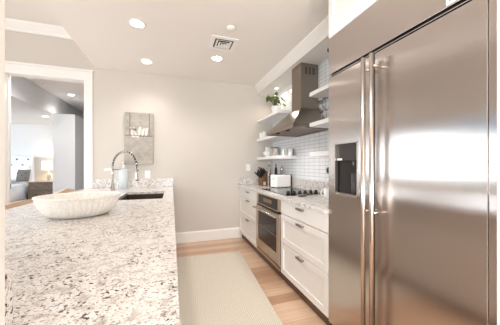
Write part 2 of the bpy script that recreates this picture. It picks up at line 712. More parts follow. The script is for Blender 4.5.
def splash(where, x0, x1, y0, y1, z1):
    o = obj('granite_backsplash', nb(x0, x1, y0, y1, ZT, z1, .002), M['granite'])
    recentre(o, ((x0 + x1) / 2, (y0 + y1) / 2, ZT))
    tag(o, 'speckled granite upstand ' + where, 'backsplash')


splash('running under the white tiles behind the cooktop', XW - .022, XW, 1.473, YB - .02, 1.05)
splash('behind the knife block against the back wall', XF - .015, XW - .0, YB - .02, YB, 1.035)

# cooktop
t = thing('cooktop', 'black glass cooktop with a row of black knobs in the right worktop', 'cooktop', (1.43, 2.646, ZT))
obj('glass', nb(1.175, 1.69, 2.275, 3.02, ZT, ZT + .008, .002), M['blackglass'], t)
for i in range(6):
    x = 1.235 + i * .072
    bm = lathe(bmesh.new(), [(0, 0), (.024, 0), (.022, .012), (.019, .014), (.017, .034), (0, .034)], (x, 2.352, ZT + .008), 20)
    box(bm, x - .004, x + .004, 2.335, 2.369, ZT + .036, ZT + .044)
    obj('knob', bm, M['black'], t)
for x, y, r in ((1.32, 2.85, .09), (1.55, 2.85, .075), (1.32, 2.55, .075), (1.55, 2.56, .095)):
    bm = bmesh.new()
    lathe(bm, [(r - .003, 0), (r, 0), (r, .0006), (r - .003, .0006), (r - .003, 0)], (x, y, ZT + .008), 32)
    obj('burner_ring', bm, M['greyglaze'], t)

# ------------------------------------------------------------------ floating shelves
SH = 'floating white shelves either side of the hood'
for y0, y1, z, side, lv in ((3.03, YB, 2.04, 'left of the hood under the bulkhead, a potted plant on it', 0), (3.03, YB, 1.705, 'left of the hood at hood height, white cups on it', 0),
                            (3.03, YB, 1.385, 'left of the hood just above the toaster, crockery on it', 0), (1.47, 2.23, 2.04, 'right of the hood, crossing the steel chimney', 0),
                            (1.47, 2.23, 1.708, 'right of the hood at hood rim height, stemware on it', 0), (1.47, 2.23, 1.387, 'right of the hood, lowest of three by the refrigerator', 0)):
    o = obj('floating_shelf', nb(XS, XW, y0, y1, z - .044, z, .002), M['shelf'])
    recentre(o, (XS + .15, (y0 + y1) / 2, z - .044))
    tag(o, 'white floating shelf ' + side, 'shelf', SH)

# ------------------------------------------------------------------ hood
HY0, HY1, HX = 2.255, 3.015, 1.245
t = thing('range_hood', 'stainless chimney range hood over the cooktop', 'range hood', (1.5, 2.635, 1.657))
# canopy: frustum from the rim to the chimney
bm = bmesh.new()
CX, CY0, CY1, CZ = 1.488, 2.505, 2.735, 1.945
lo = [(HX, HY0, 1.70), (XW, HY0, 1.70), (XW, HY1, 1.70), (HX, HY1, 1.70)]
hi = [(CX, CY0, CZ), (XW, CY0, CZ), (XW, CY1, CZ), (CX, CY1, CZ)]
V0 = [bm.verts.new(p) for p in lo]
V1 = [bm.verts.new(p) for p in hi]
for i in range(4):
    bm.faces.new((V0[i], V0[(i + 1) % 4], V1[(i + 1) % 4], V1[i]))
bm.faces.new(V1)
bm.faces.new(V0[::-1])
bmesh.ops.recalc_face_normals(bm, faces=bm.faces[:])
obj('canopy', bm, M['hoodsteel'], t)
bm = bmesh.new()
for a in ((HX, HX + .02, HY0, HY1), (XW - .02, XW, HY0, HY1), (HX + .02, XW - .02, HY0, HY0 + .02), (HX + .02, XW - .02, HY1 - .02, HY1)):
    box(bm, *a, 1.657, 1.70)
obj('rim', bm, M['hoodsteel'], t)
bm = bmesh.new()
for k in range(15):
    x = HX + .03 + k * .029
    box(bm, x, x + .017, HY0 + .02, HY1 - .02, 1.665, 1.672)
box(bm, HX + .02, XW - .02, HY0 + .02, HY1 - .02, 1.675, 1.69)
obj('baffle_filter', bm, M['baffle'], t)
for i in range(2):
    y = 2.5 + i * .27
    spot('hood_fill', (HX + .055, y, 1.65), 7.0, 2.6, .8, (1, .97, .93), .03)  # added spots that brighten the tiles below the hood
    lb = obj('hood_light', lathe(bmesh.new(), [(0, 0), (.026, 0), (.03, .006), (.03, .012), (0, .012)], (HX + .055, y, 1.655), 20), M['dark'], t)
ch = obj('chimney', nb(CX, XW, CY0, CY1, CZ - .002, 2.499, .002), M['hoodsteel'], t)
for i in range(3):
    x = CX + .055 + i * .052
    obj('vent_slot', nb(x, x + .036, CY0 - .0015, CY0 + .004, 2.365, 2.455, .003), M['slot'], ch)

# ------------------------------------------------------------------ refrigerator
FY0, FY1, FS = .514, 1.468, 1.052
t = thing('refrigerator', 'built-in stainless side-by-side refrigerator with two long bar handles', 'refrigerator', (1.42, .985, 0))
obj('body', nb(XF + .03, XW, FY0, FY1, 0, 2.178), M['dark'], t)
obj('kick_plate', nb(XF + .02, XF + .03, FY0, FY1, .0, .085), M['dark'], t)
gp = obj('grille_panel', nb(XF, XF + .03, FY0 + .002, FY1, 1.917, 2.178, .002), M['steel'], t)
obj('gap_strip', nb(XF + .006, XF + .03, FY0 + .03, FY1 - .002, 1.8995, 1.905, .001), M['steel'], t)
bdg = obj('badge', nb(XF - .004, XF + .001, .603, .679, 1.923, 1.972, .001), M['plastic'], gp)
bm = bmesh.new()
for y, z0, z1, sl in ((.662, 1.936, 1.963, .004), (.632, 1.942, 1.963, .004)):
    prism(bm, [(y + .004, z0), (y - .004, z0), (y - .004 - sl, z1), (y + .004 - sl, z1)], 'x', XF - .0055, XF - .003)
prism(bm, [(.667, 1.963), (.643, 1.963), (.643, 1.958), (.667, 1.958)], 'x', XF - .0055, XF - .003)
prism(bm, [(.662, 1.951), (.647, 1.951), (.647, 1.946), (.662, 1.946)], 'x', XF - .0055, XF - .003)
obj('badge_mark', bm, M['black'], bdg)
obj('side_trim', nb(XF + .004, XF + .03, FY0, FY0 + .028, .085, 1.915, .002), M['steel'], t)
# freezer door with a dispenser opening
DY0, DY1, DZ0, DZ1 = 1.178, 1.398, 1.042, 1.402
bm = bmesh.new()
for a in ((FS + .003, DY0, .09, 1.889), (DY1, FY1 - .002, .09, 1.889), (DY0, DY1, .09, DZ0), (DY0, DY1, DZ1, 1.889)):
    box(bm, XF, XF + .028, *a)
bmesh.ops.remove_doubles(bm, verts=bm.verts[:], dist=.0001)
dl = obj('freezer_door', bm, M['steel'], t)
bm = bmesh.new()
for a in ((DY0, DY0 + .008, DZ0, DZ1), (DY1 - .008, DY1, DZ0, DZ1), (DY0, DY1, DZ0, DZ0 + .008), (DY0, DY1, DZ1 - .008, DZ1)):
    box(bm, XF - .003, XF + .02, *a)
obj('dispenser_frame', bm, M['handle'], dl)
bm = bmesh.new()
box(bm, XF + .12, XF + .13, DY0, DY1, DZ0, DZ1)
box(bm, XF + .005, XF + .13, DY0, DY0 + .006, DZ0, DZ1)
box(bm, XF + .005, XF + .13, DY1 - .006, DY1, DZ0, DZ1)
box(bm, XF + .005, XF + .13, DY0, DY1, DZ0, DZ0 + .006)
obj('dispenser_cavity', bm, mat('dispenser_cavity_black', srgb(16, 13, 12), .5), dl)
obj('dispenser_panel', nb(XF + .012, XF + .1, DY0 + .008, DY1 - .008, 1.278, DZ1 - .008, .003), mat('dispenser_panel_brown', srgb(50, 40, 35), .3), dl)
obj('dispenser_label', nb(XF + .0105, XF + .0125, 1.335, 1.383, 1.283, 1.296), M['plastic'], dl)
bm = tube(bmesh.new(), [(XF + .06, 1.25, 1.29), (XF + .06, 1.25, 1.24), (XF + .055, 1.25, 1.20)], [.035, .03, .022])
obj('dispenser_spout', bm, M['pewter'], dl)
bm = lathe(bmesh.new(), [(0, 0), (.034, 0), (.037, .01), (.037, .13), (.034, .132), (.03, .03), (0, .02)], (XF + .06, 1.25, DZ0 + .02), 24)
obj('dispenser_paddle', bm, M['cupdark'], dl)
bm = bmesh.new()
for k in range(7):
    box(bm, XF + .01 + k * .015, XF + .018 + k * .015, DY0 + .01, DY1 - .01, DZ0 + .008, DZ0 + .014)
obj('drip_tray', bm, M['pewter'], dl)
dd = obj('fridge_door', nb(XF, XF + .028, FY0 + .0285, FS - .003, .09, 1.889, .002), M['steel'], t)
for door, y in ((dl, 1.072), (dd, 1.012)):
    bm = tube(bmesh.new(), [(XF - .062, y, .14), (XF - .062, y, 1.865)], .0125, 16)
    h = obj('handle', bm, M['handle'], door)
    for z in (.985, 1.80, .22):
        tb = tube(bmesh.new(), [(XF - .062, y, z), (XF + .002, y, z)], .008, 12)
        obj('handle_post', tb, M['handle'], h) if False else obj('handle_post', tb, M['handle'], door)

# cabinet above the refrigerator, end panel beside it
t = thing('upper_cabinet', 'white panelled cabinet above the steel refrigerator', 'cabinet', (1.42, .98, 2.182))
obj('body', nb(XF + .022, XW, .49, FY1 + .0, 2.182, ZC - .003), M['cab'], t)
for y0, y1 in ((.492, .972), (.976, FY1)):
    bm = bmesh.new()
    shaker(bm, y0, y1, 2.186, ZC - .006, .05)
    obj('door', bm, M['cab'], t)
o = obj('end_panel', nb(XF - .012, XW, .488, .512, 0, 2.18, .002), M['cab'])
recentre(o, (1.42, .5, 0))
tag(o, 'tall white panel at the right edge of the refrigerator', 'panel')

# ------------------------------------------------------------------ peninsula
PX0, PX1 = -1.18, .016
t = thing('peninsula_cabinet', 'base cabinet run carrying the granite peninsula with the sink', 'cabinet', (-.43, 2.2, 0))
bm = bmesh.new()
box(bm, -.80, -.58, .60, YB - .002, .1, .884)
box(bm, -.58, -.062, .60, 2.48, .1, .884)
box(bm, -.58, -.062, 3.24, YB - .002, .1, .884)
box(bm, -.58, -.062, 2.48, 3.24, .1, .62)
obj('body', bm, M['penin'], t)
obj('toe_kick', nb(-.12, -.10, .60, YB - .002, 0, .1), M['kick'], t)
ys = [.60, 1.1, 1.75, 2.4, 3.3, YB - .002]
for y0, y1 in zip(ys, ys[1:]):
    bm = bmesh.new()
    for a, b_, c, d in ((y0 + .003, y1 - .003, .105, .16), (y0 + .003, y1 - .003, .825, .88), (y0 + .003, y0 + .06, .16, .825), (y1 - .06, y1 - .003, .16, .825)):
        box(bm, -.06, -.04, a, b_, c, d, .0012)
    box(bm, -.06, -.049, y0 + .05, y1 - .05, .15, .835)
    d = obj('door', bm, M['penin'], t)
    hb = nb(-.02, -.012, y1 - .05, y1 - .03, .70, .82, .003)
    box(hb, -.042, -.018, y1 - .046, y1 - .034, .712, .722)
    box(hb, -.042, -.018, y1 - .046, y1 - .034, .798, .808)
    obj('handle', hb, M['pewter'], d)

SX0, SX1, SY0, SY1 = -.52, -.09, 2.505, 3.21
t = thing('granite_countertop', 'big speckled white granite peninsula top, woven bowl standing on it', 'countertop', (-.58, 2.2, .885))
xs = [PX0, -.294, SX0, SX1, PX1]
xs = sorted(xs)
yy = [.24, .556, SY0, SY1, YB]
bm = bmesh.new()
cache = {}


def gv(x, y, z):
    k = (round(x, 4), round(y, 4), round(z, 4))
    if k not in cache:
        cache[k] = bm.verts.new((x, y, z))
    return cache[k]


cells = set()
for i in range(len(xs) - 1):
    for j in range(len(yy) - 1):
        xm, ym = (xs[i] + xs[i + 1]) / 2, (yy[j] + yy[j + 1]) / 2
        if SX0 < xm < SX1 and SY0 < ym < SY1:
            continue
        if xm < -.294 and ym < .556:
            continue
        cells.add((i, j))
for i, j in cells:
    x0, x1, y0, y1 = xs[i], xs[i + 1], yy[j], yy[j + 1]
    bm.faces.new([gv(x0, y0, ZT), gv(x1, y0, ZT), gv(x1, y1, ZT), gv(x0, y1, ZT)])
    bm.faces.new([gv(x0, y1, .885), gv(x1, y1, .885), gv(x1, y0, .885), gv(x0, y0, .885)])
    for (di, dj), (p, q) in {(-1, 0): ((x0, y1), (x0, y0)), (1, 0): ((x1, y0), (x1, y1)), (0, -1): ((x0, y0), (x1, y0)), (0, 1): ((x1, y1), (x0, y1))}.items():
        if (i + di, j + dj) not in cells:
            bm.faces.new([gv(*p, .885), gv(*q, .885), gv(*q, ZT), gv(*p, ZT)])
bmesh.ops.recalc_face_normals(bm, faces=bm.faces[:])
obj('slab', bm, M['granite'], t)
splash('standing on the peninsula against the back wall', -1.078, PX1, YB - .02, YB, 1.042)
splash('standing on the peninsula against the near white stub wall', -.85, -.294, .556, .581, 1.045)

# sink
t = thing('kitchen_sink', 'dark bronze undermount sink set into the granite peninsula', 'sink', (-.3, 2.86, .66))
bm = bmesh.new()
e = .012
x0, x1, y0, y1, z0, z1 = SX0 - e, SX1 + e, SY0 - e, SY1 + e, .665, .884
box(bm, x0, x1, y0, y1, z0, z0 + .006)
box(bm, x0, x0 + e, y0, y1, z0, z1)
box(bm, x1 - e, x1, y0, y1, z0, z1)
box(bm, x0 + e, x1 - e, y0, y0 + e, z0, z1)
box(bm, x0 + e, x1 - e, y1 - e, y1, z0, z1)
obj('basin', bm, M['sink'], t)
obj('drain', lathe(bmesh.new(), [(0, 0), (.045, 0), (.045, .006), (.03, .003), (0, .003)], (-.3, 2.95, .671), 24), M['chrome'], t)

# faucet with coiled spring neck
fx, fy = -.74, 3.50
dv = Vector((.66, -.75, 0)).normalized()
t = thing('faucet', 'chrome spring-neck kitchen faucet behind the sink', 'faucet', (fx, fy, ZT))
obj('base', lathe(bmesh.new(), [(0, 0), (.032, 0), (.032, .008), (.024, .014), (.022, .10), (.015, .11), (0, .11)], (fx, fy, ZT), 24), M['chrome'], t)
obj('riser', tube(bmesh.new(), [(fx, fy, ZT + .10), (fx, fy, 1.26)], .0115), M['chrome'], t)


def arc(s):
    """s 0..1 along the arched hose"""
    R = .255
    a = PI * s
    p = Vector((fx, fy, 1.24)) + dv * (R - R * math.cos(a)) + Vector((0, 0, .18 * math.sin(a)))
    return p


hose = [arc(i / 40) for i in range(41)]
hose += [hose[-1] + Vector((0, 0, -.03 * k)) for k in (1, 2)]
obj('hose', tube(bmesh.new(), hose, .007, 10), M['black'], t)
coil = []
turns = 15
for i in range(turns * 14 + 1):
    s = i / (turns * 14)
    p = arc(s)
    tg = (arc(min(1, s + .01)) - arc(max(0, s - .01))).normalized()
    nv = Vector((-dv.y, dv.x, 0))
    bv = tg.cross(nv)
    a = 2 * PI * turns * s
    coil.append(p + (nv * math.cos(a) + bv * math.sin(a)) * .0125)
obj('spring', tube(bmesh.new(), coil, .0062, 6), mat('dark_spring', srgb(190, 187, 184), .25, 1), t)
hp = hose[-1]
sp = obj('spray_head', lathe(bmesh.new(), [(0, 0), (.019, 0), (.023, .012), (.02, .05), (.014, .09), (.012, .13), (0, .13)], (hp.x, hp.y, hp.z - .125), 20), M['chrome'], t)
az = 1.19
arm_end = Vector((hp.x, hp.y, az))
obj('holder_arm', tube(bmesh.new(), [(fx, fy, az), arm_end], .008), M['chrome'], t)
obj('holder_ring', lathe(bmesh.new(), [(.016, -.012), (.021, -.012), (.021, .012), (.016, .012), (.016, -.012)], tuple(arm_end), 20), M['chrome'], t)
hl = Vector((fx, fy, az)) + Vector((-.085, 0.02, 0))
obj('lever', tube(bmesh.new(), [(fx, fy, az), Vector((fx, fy, az)) + (hl - Vector((fx, fy, az))) * .4, hl, hl + Vector((-.012, 0, -.02))], [.009, .014, .018, .014]), M['plastic'], t)['label'] = 'white lever'

# pale blue bottle behind the faucet
t = thing('soap_bottle', 'pale blue round bottle behind the chrome faucet', 'bottle', (-.655, 3.72, ZT))
bc = (-.655, 3.72, ZT)
obj('body', lathe(bmesh.new(), [(0, 0), (.06, 0), (.064, .008), (.064, .235), (.056, .262), (.03, .278), (.024, .285), (0, .285)], bc, 32), M['blueglass'], t)
obj('cap', lathe(bmesh.new(), [(0, .285), (.03, .285), (.03, .315), (.014, .32), (.012, .35), (.02, .352), (.02, .375), (0, .375)], bc, 24), M['silver'], t)

# woven bowl
t = obj('woven_bowl', lathe(bmesh.new(), [(0, 0), (.145, 0), (.168, .005), (.192, .02), (.214, .045), (.231, .075), (.243, .105), (.248, .122), (.254, .126), (.254, .134), (.242, .134), (.234, .12), (.22, .08), (.185, .03), (.15, .016), (0, .012)],
                            (0, 0, 0), 360, 1.0, .90, rib=lambda a, z: (.034 * abs(math.cos(21 * a)) - .02) * min(1, z / .02) * (1 if z < .121 else .25)), M['bowl'])
t.location = (-.588, 1.86, ZT)
t.scale = (.94, .94, 1.0)
t.rotation_euler = (0, 0, math.radians(10))
tag(t, 'large round cream woven bowl on the granite peninsula', 'bowl')

# ------------------------------------------------------------------ counter stools behind the peninsula


def stool_parts(t, lift):
    x, y = 0, 0
    obj('seat', nb(-.20, .20, -.21, .21, .62, .655, .015), M['oak'], t, True)
    for sx in (-1, 1):
        for sy in (-1, 1):
            top = .62 if sx > 0 else .82
            bm = tube(bmesh.new(), [(sx * .21, sy * .21, 0), (sx * .175, sy * .185, .62), (sx * (.175 if sx > 0 else .2), sy * .2, top)], [.014, .018, .015])
            obj('leg', bm, M['oak'], t, True)
    for z, a, b_ in ((.22, (.2, -.2), (.2, .2)), (.25, (-.2, -.2), (-.2, .2)), (.28, (-.2, .2), (.2, .2)), (.28, (-.2, -.2), (.2, -.2))):
        obj('stretcher', tube(bmesh.new(), [(a[0], a[1], z), (b_[0], b_[1], z)], .01), M['oak'], t, True)
    # bent top rail, long and gently bowed with a raised end
    bm = bmesh.new()
    n = 24
    rows = []
    for i in range(n + 1):
        s = i / n
        yy_ = -.26 + .52 * s
        xx = -.22 + .05 * (2 * s - 1) ** 2
        zt = .932 + lift * math.exp(-((s - .75) / .16) ** 2)
        rows.append([bm.verts.new((xx - .011, yy_, .80)), bm.verts.new((xx + .011, yy_, .80)), bm.verts.new((xx + .011, yy_, zt)), bm.verts.new((xx - .011, yy_, zt))])
    for A, Bq in zip(rows, rows[1:]):
        for k in range(4):
            bm.faces.new((A[k], A[(k + 1) % 4], Bq[(k + 1) % 4], Bq[k]))
    bm.faces.new(rows[0][::-1])
    bm.faces.new(rows[-1])
    bmesh.ops.recalc_face_normals(bm, faces=bm.faces[:])
    obj('backrest', bm, M['oak'], t, True)


GS = 'light oak counter stools behind the peninsula'
st = thing('counter_stool', 'light oak counter stool nearest the white stub wall, behind the peninsula', 'stool', (-1.05, 2.46, 0), 0, GS)
stool_parts(st, .004)
st = thing('counter_stool', 'light oak counter stool behind the woven bowl, only its raised rail showing', 'stool', (-1.05, 3.37, 0), 0, GS)
stool_parts(st, .024)

# ------------------------------------------------------------------ rug
bm = nb(-.43, .43, -.80, .80, 0, .009, .003)
o = obj('kitchen_rug', bm, M['rug'])
o.rotation_euler = (0, 0, math.radians(-3.75))
c_, s_ = math.cos(math.radians(-3.75)), math.sin(math.radians(-3.75))
# far right corner sits at (.927, 3.24)
o.location = (.927 - (c_ * .43 - s_ * .80), 3.24 - (s_ * .43 + c_ * .80), 0.0005)
tag(o, 'cream woven runner rug on the oak floor between peninsula and oven', 'rug')

# ------------------------------------------------------------------ wall art
AX0, AX1, AZ0, AZ1 = -.668, -.271, 1.262, 2.036
t = thing('wall_art', 'unframed grey canvas of white birds hanging on the back wall', 'wall art', (-.47, YB, 1.26))
obj('canvas', nb(AX0, AX1, YB - .042, YB - .001, AZ0, AZ1, .003), M['canvas'], t)
yf = YB - .0425
bm = tube(bmesh.new(), [(AX0 + .01, yf, 1.690), (AX0 + .12, yf, 1.695), (AX0 + .25, yf, 1.685), (AX1 - .005, yf, 1.692)], [.004, .005, .005, .004], 8)
obj('branch', bm, M['branch'], t)
for k in range(5):
    x = AX0 + .105 + k * .048
    s = -1 if k < 2 else 1
    hx = s * (.02 + .006 * (k % 2))
    bm = bmesh.new()
    prof = [(x - hx * 1.6, 1.625), (x - .012, 1.65), (x - .02, 1.70), (x - .016, 1.745), (x + hx * .3, 1.775 + .012 * (k % 3)), (x + hx + .012 * s, 1.79 - .01 * (k % 2)), (x + hx + .006, 1.765), (x + .02, 1.735), (x + .018, 1.69), (x - hx * 1.2 + .012, 1.64)]
    prof = [(q, z + .028) for q, z in prof]
    prism(bm, prof, 'y', yf - .0015, yf + .002)
    obj('painted_bird', bm, M['birdwhite'], t)
for x in (AX0 + .075, AX1 - .055):
    obj('faded_stripe', nb(x - .007, x + .007, yf - .0003, yf + .001, 1.70, AZ1 - .01), M['stain'], t)

# ------------------------------------------------------------------ outlets and fixtures on walls


def outlet(label, cx, cz, face='back', w_=.075, h_=.115):
    if face == 'back':
        t = thing('wall_outlet', label, 'outlet', (cx, YB, cz))
        obj('plate', nb(cx - w_ / 2, cx + w_ / 2, YB - .006, YB, cz - h_ / 2, cz + h_ / 2, .002), M['plastic'], t)
        for dz in (-.025, .025):
            obj('socket', nb(cx - .016, cx + .016, YB - .0085, YB - .004, cz + dz - .015, cz + dz + .015, .002), M['plastic'], t)
    return t


outlet('white outlet plate under the bird canvas', -.356, 1.105)
outlet('white outlet plate beside the knife block', 1.27, 1.205)
bm = lathe(bmesh.new(), [(0, 0), (.038, 0), (.042, .01), (.038, .025), (.025, .032), (0, .034)], (0, 0, 0), 28)
o = obj('wall_fixture', bm, M['black'])
o.data.transform(Matrix.Rotation(-PI / 2, 4, 'Y'))
o.location = (XW, 2.275, 1.188)
tag(o, 'small round black fixture on the tiles beside the refrigerator', 'fixture')

# ------------------------------------------------------------------ things on the worktop
# toaster
TZ = ZT
t = thing('toaster', 'white two-slot toaster on the worktop next to the knife block', 'toaster', (1.535, 3.15, TZ), math.radians(14))
bm = nb(-.142, .128, -.08, .08, .012, .192, .018, 3)
obj('body', bm, M['plastic'], t, True)
obj('end_cap', nb(.124, .148, -.078, .078, .014, .188, .01), M['black'], t, True)
for y in (-.03, .03):
    obj('slot', nb(-.10, .09, y - .012, y + .012, .1905, .1935), M['dark'], t, True)
bm = nb(-.1455, -.141, -.014, .014, .13, .142, .001)
obj('lever', bm, M['chrome'], t, True)
obj('dial', lathe(bmesh.new(), [(0, 0), (.008, 0), (.008, .004), (0, .004)], (0, 0, 0), 12), M['chrome'], t, True).matrix_local = Matrix.Translation((-.142, 0, .06)) @ Matrix.Rotation(-PI / 2, 4, 'Y')
for x in (-.11, .10):
    for y in (-.055, .055):
        obj('foot', nb(x - .012, x + .012, y - .012, y + .012, 0, .014), M['black'], t, True)

# knife block, slots facing the room
t = thing('knife_block', 'brown wooden knife block full of black-handled knives by the back wall', 'knife block', (1.42, 3.56, ZT), math.radians(18))
bm = bmesh.new()
prism(bm, [(-.055, 0), (.075, 0), (.075, .20), (.045, .235), (-.075, .115), (-.075, .075)], 'y', -.055, .055)
obj('block', bm, M['walnut'], t, True)
obj('label_panel', nb(-.05, -.005, -.0565, -.0545, .012, .065, .002), M['pale_end'], t, True)
nrm = Vector((-.12, 0, .12)).normalized()
ax_ = Vector((.12, 0, .12)).normalized()
for i in range(4):
    for j in range(3):
        c0 = Vector((-.075, 0, .115)) + ax_ * (.025 + i * .038) + Vector((0, -.034 + j * .034, 0))
        ln = .10 + .012 * ((i + j) % 3)
        d2 = (nrm + Vector((0, (j - 1) * .12, 0))).normalized()
        bm = tube(bmesh.new(), [c0 - d2 * .01, c0 + d2 * .012, c0 + d2 * ln * .6, c0 + d2 * ln], [.009, .008, .011, .009], 10)
        obj('knife_handle', bm, M['black'], t, True)

# three tall bottles/mills behind the toaster
prof = [(0, 0), (.03, 0), (.032, .01), (.032, .2), (.026, .24), (.012, .265), (.011, .30), (0, .302)]
for name, x, y, k, m_, lb in (('oil_bottle', 1.475, 3.46, 1.12, 'glass', 'clear glass oil bottle standing behind the toaster, by the knives'),
                              ('vinegar_bottle', 1.60, 3.47, 1.16, 'black', 'slim black bottle standing behind the middle of the toaster'),
                              ('pepper_mill', 1.655, 3.36, 1.08, 'greyglaze', 'grey mill behind the right end of the toaster')):
    t = thing(name, lb, 'mill' if 'mill' in name else 'bottle', (x, y, ZT))
    if m_ == 'greyglaze':
        obj('body', lathe(bmesh.new(), [(0, 0), (.03, 0), (.031, .02), (.023, .07), (.021, .14), (.027, .20), (.029, .23), (0, .235)], (x, y, ZT), 24), M[m_], t)
        obj('top', lathe(bmesh.new(), [(0, .235), (.026, .237), (.03, .27), (.022, .30), (.009, .312), (.009, .325), (0, .33)], (x, y, ZT), 24), M['chrome'], t)
    else:
        obj('body', lathe(bmesh.new(), [(r * .8, z * k) for r, z in prof], (x, y, ZT), 24), M[m_], t)
        obj('pourer', tube(bmesh.new(), [(x, y, ZT + .30 * k), (x, y, ZT + .325 * k), (x - .02, y, ZT + .345 * k)], [.006, .005, .004], 8), M['chrome'], t)


def mug_parts(t, c, r, h, m_, hd, inner=None, hm=None):
    obj('body', lathe(bmesh.new(), [(0, 0), (r * .86, 0), (r * .96, .006), (r, h * .5), (r, h), (r - .005, h), (r - .006, h * .5), (r * .82, .01), (0, .008)], c, 28), m_, t)
    d = Vector((math.cos(hd), math.sin(hd), 0))
    p = []
    for i in range(11):
        a = -PI / 2 + PI * i / 10
        p.append(Vector(c) + d * (r - .004 + .03 * math.cos(a)) + Vector((0, 0, h * .52 + h * .3 * math.sin(a))))
    obj('handle', tube(bmesh.new(), p, .006, 8), hm or m_, t)


# white mug near the refrigerator
c = (1.50, 1.99, ZT)
t = thing('mug', 'white mug on the worktop beside the refrigerator', 'mug', c)
mug_parts(t, c, .05, .105, M['white'], math.radians(150))
# spoon rest with dark bowl
t = thing('spoon_rest', 'dark metal spoon rest lying in front of the cooktop knobs', 'spoon rest', (1.32, 2.20, ZT), math.radians(20))
obj('dish', lathe(bmesh.new(), [(0, 0), (.035, 0), (.052, .012), (.055, .018), (.050, .018), (.034, .006), (0, .005)], (0, 0, 0), 28, 1.2, .8), M['pewter'], t, True)
obj('grip', tube(bmesh.new(), [(.055, 0, .014), (.10, 0, .02), (.14, 0, .016)], [.008, .007, .01], 8), M['pewter'], t, True)

# ------------------------------------------------------------------ things on the shelves
# potted plant on the top left shelf
px_, py_, pz_ = 1.565, 3.40, 2.04
t = thing('potted_plant', 'round-leaved green plant in a white pot on the top left shelf', 'plant', (px_, py_, pz_))
obj('pot', lathe(bmesh.new(), [(0, 0), (.055, 0), (.06, .005), (.078, .125), (.078, .135), (.07, .135), (.066, .11), (0, .11)], (px_, py_, pz_), 28), M['white'], t)
obj('soil', lathe(bmesh.new(), [(0, .112), (.066, .112), (.066, .118), (0, .12)], (px_, py_, pz_), 20), M['soil'], t)
rl = random.Random(3)
for i in range(15):
    a = 2 * PI * i / 15 * 2.0 + rl.uniform(-.3, .3)
    rr = rl.uniform(.05, .15)
    zz = rl.uniform(.16, .30)
    if i == 0:
        a, rr, zz = math.radians(215), .09, .25
    base = Vector((px_, py_, pz_ + .115))
    tip = Vector((px_ + rr * math.cos(a), py_ + rr * math.sin(a), pz_ + zz))
    st_ = obj('stem', tube(bmesh.new(), [base, base * .4 + tip * .6 + Vector((0, 0, .02)), tip], [.004, .003, .002], 6), M['leaf'], t)
    bm = bmesh.new()
    L_ = rl.uniform(.035, .055) * (1.25 if i == 0 else 1)
    ball(bm, (0, 0, 0), L_, L_ * .75, .004, 14)
    bmesh.ops.rotate(bm, verts=bm.verts[:], matrix=Matrix.Rotation(a, 3, 'Z') @ Matrix.Rotation(rl.uniform(.5, 1.3), 3, 'Y'))
    bmesh.ops.translate(bm, verts=bm.verts[:], vec=tip)
    obj('leaf', bm, M['leaf2'] if i % 4 == 1 else M['leaf'], t)

# cups on the middle left shelf
gprof = [(0, 0), (.026, 0), (.03, .004), (.034, .11), (.032, .11), (.028, .008), (0, .007)]
G1 = 'white cups on the middle left shelf'
for i, (x, y, lb) in enumerate(((1.485, 3.84, 'small white cup at the front corner of the middle left shelf by the wall'), (1.56, 3.79, 'small white cup second from the wall on the middle left shelf'),
                                (1.49, 3.70, 'small white cup farthest from the wall on the middle left shelf'))):
    o = obj('cup', lathe(bmesh.new(), gprof, (0, 0, 0), 20), M['white'])
    o.location = (x, y, 1.705)
    tag(o, lb, 'cup', G1)

# crockery on the bottom left shelf
SZ = 1.385
GP = 'stacked white bowls on the bottom left shelf'
bp = [(0, 0), (.035, 0), (.04, .006), (.07, .035), (.085, .05), (.082, .05), (.066, .036), (.036, .012), (0, .01)]
for i in range(3):
    o = obj('small_bowl', lathe(bmesh.new(), bp, (0, 0, 0), 28), M['white'])
    o.location = (1.515, 3.60, SZ + i * .016)
    tag(o, ('white bowl, lowest of the stack on the bottom left shelf', 'white bowl, middle of the stack on the bottom left shelf', 'white bowl, topmost of the stack on the bottom left shelf')[i], 'bowl', GP)
c = (1.59, 3.76, SZ)
t = thing('pitcher', 'tall white pitcher behind the stack of white bowls', 'pitcher', c)
mug_parts(t, c, .055, .175, M['white'], math.radians(60))
c = (1.53, 3.34, SZ)
t = thing('cooking_pot', 'small silver pot with a dark lid on the bottom left shelf', 'pot', c)
obj('body', lathe(bmesh.new(), [(0, 0), (.068, 0), (.075, .008), (.075, .115), (.079, .12), (.07, .12), (.068, .01), (0, .01)], c, 32), M['silver'], t)
obj('lid', lathe(bmesh.new(), [(.079, .121), (.079, .127), (.04, .14), (0, .144)], c, 32), M['cupdark'], t)
c = (1.60, 3.17, SZ)
t = thing('mug', 'white mug with a dark handle beside the silver pot', 'mug', c)
mug_parts(t, c, .043, .105, M['white'], math.radians(250), hm=M['cupdark'])
c = (1.66, 3.085, SZ)
t = thing('tumbler', 'white tumbler with a charcoal side at the shelf end', 'tumbler', c)
bd = obj('body', lathe(bmesh.new(), [(0, 0), (.036, 0), (.038, .006), (.042, .105), (.038, .105), (.034, .01), (0, .008)], c, 28), M['white'], t)
bm = bmesh.new()
ring = []
for k in range(9):
    a = math.radians(-75 + 11 * k)
    ring.append((bm.verts.new((c[0] + .0405 * math.cos(a), c[1] + .0405 * math.sin(a), SZ + .012)), bm.verts.new((c[0] + .0432 * math.cos(a), c[1] + .0432 * math.sin(a), SZ + .1))))
for A, Bq in zip(ring, ring[1:]):
    bm.faces.new((A[0], Bq[0], Bq[1], A[1]))
r_ = bmesh.ops.solidify(bm, geom=bm.faces[:], thickness=.001)
obj('glaze_band', bm, M['cupdark'], bd)

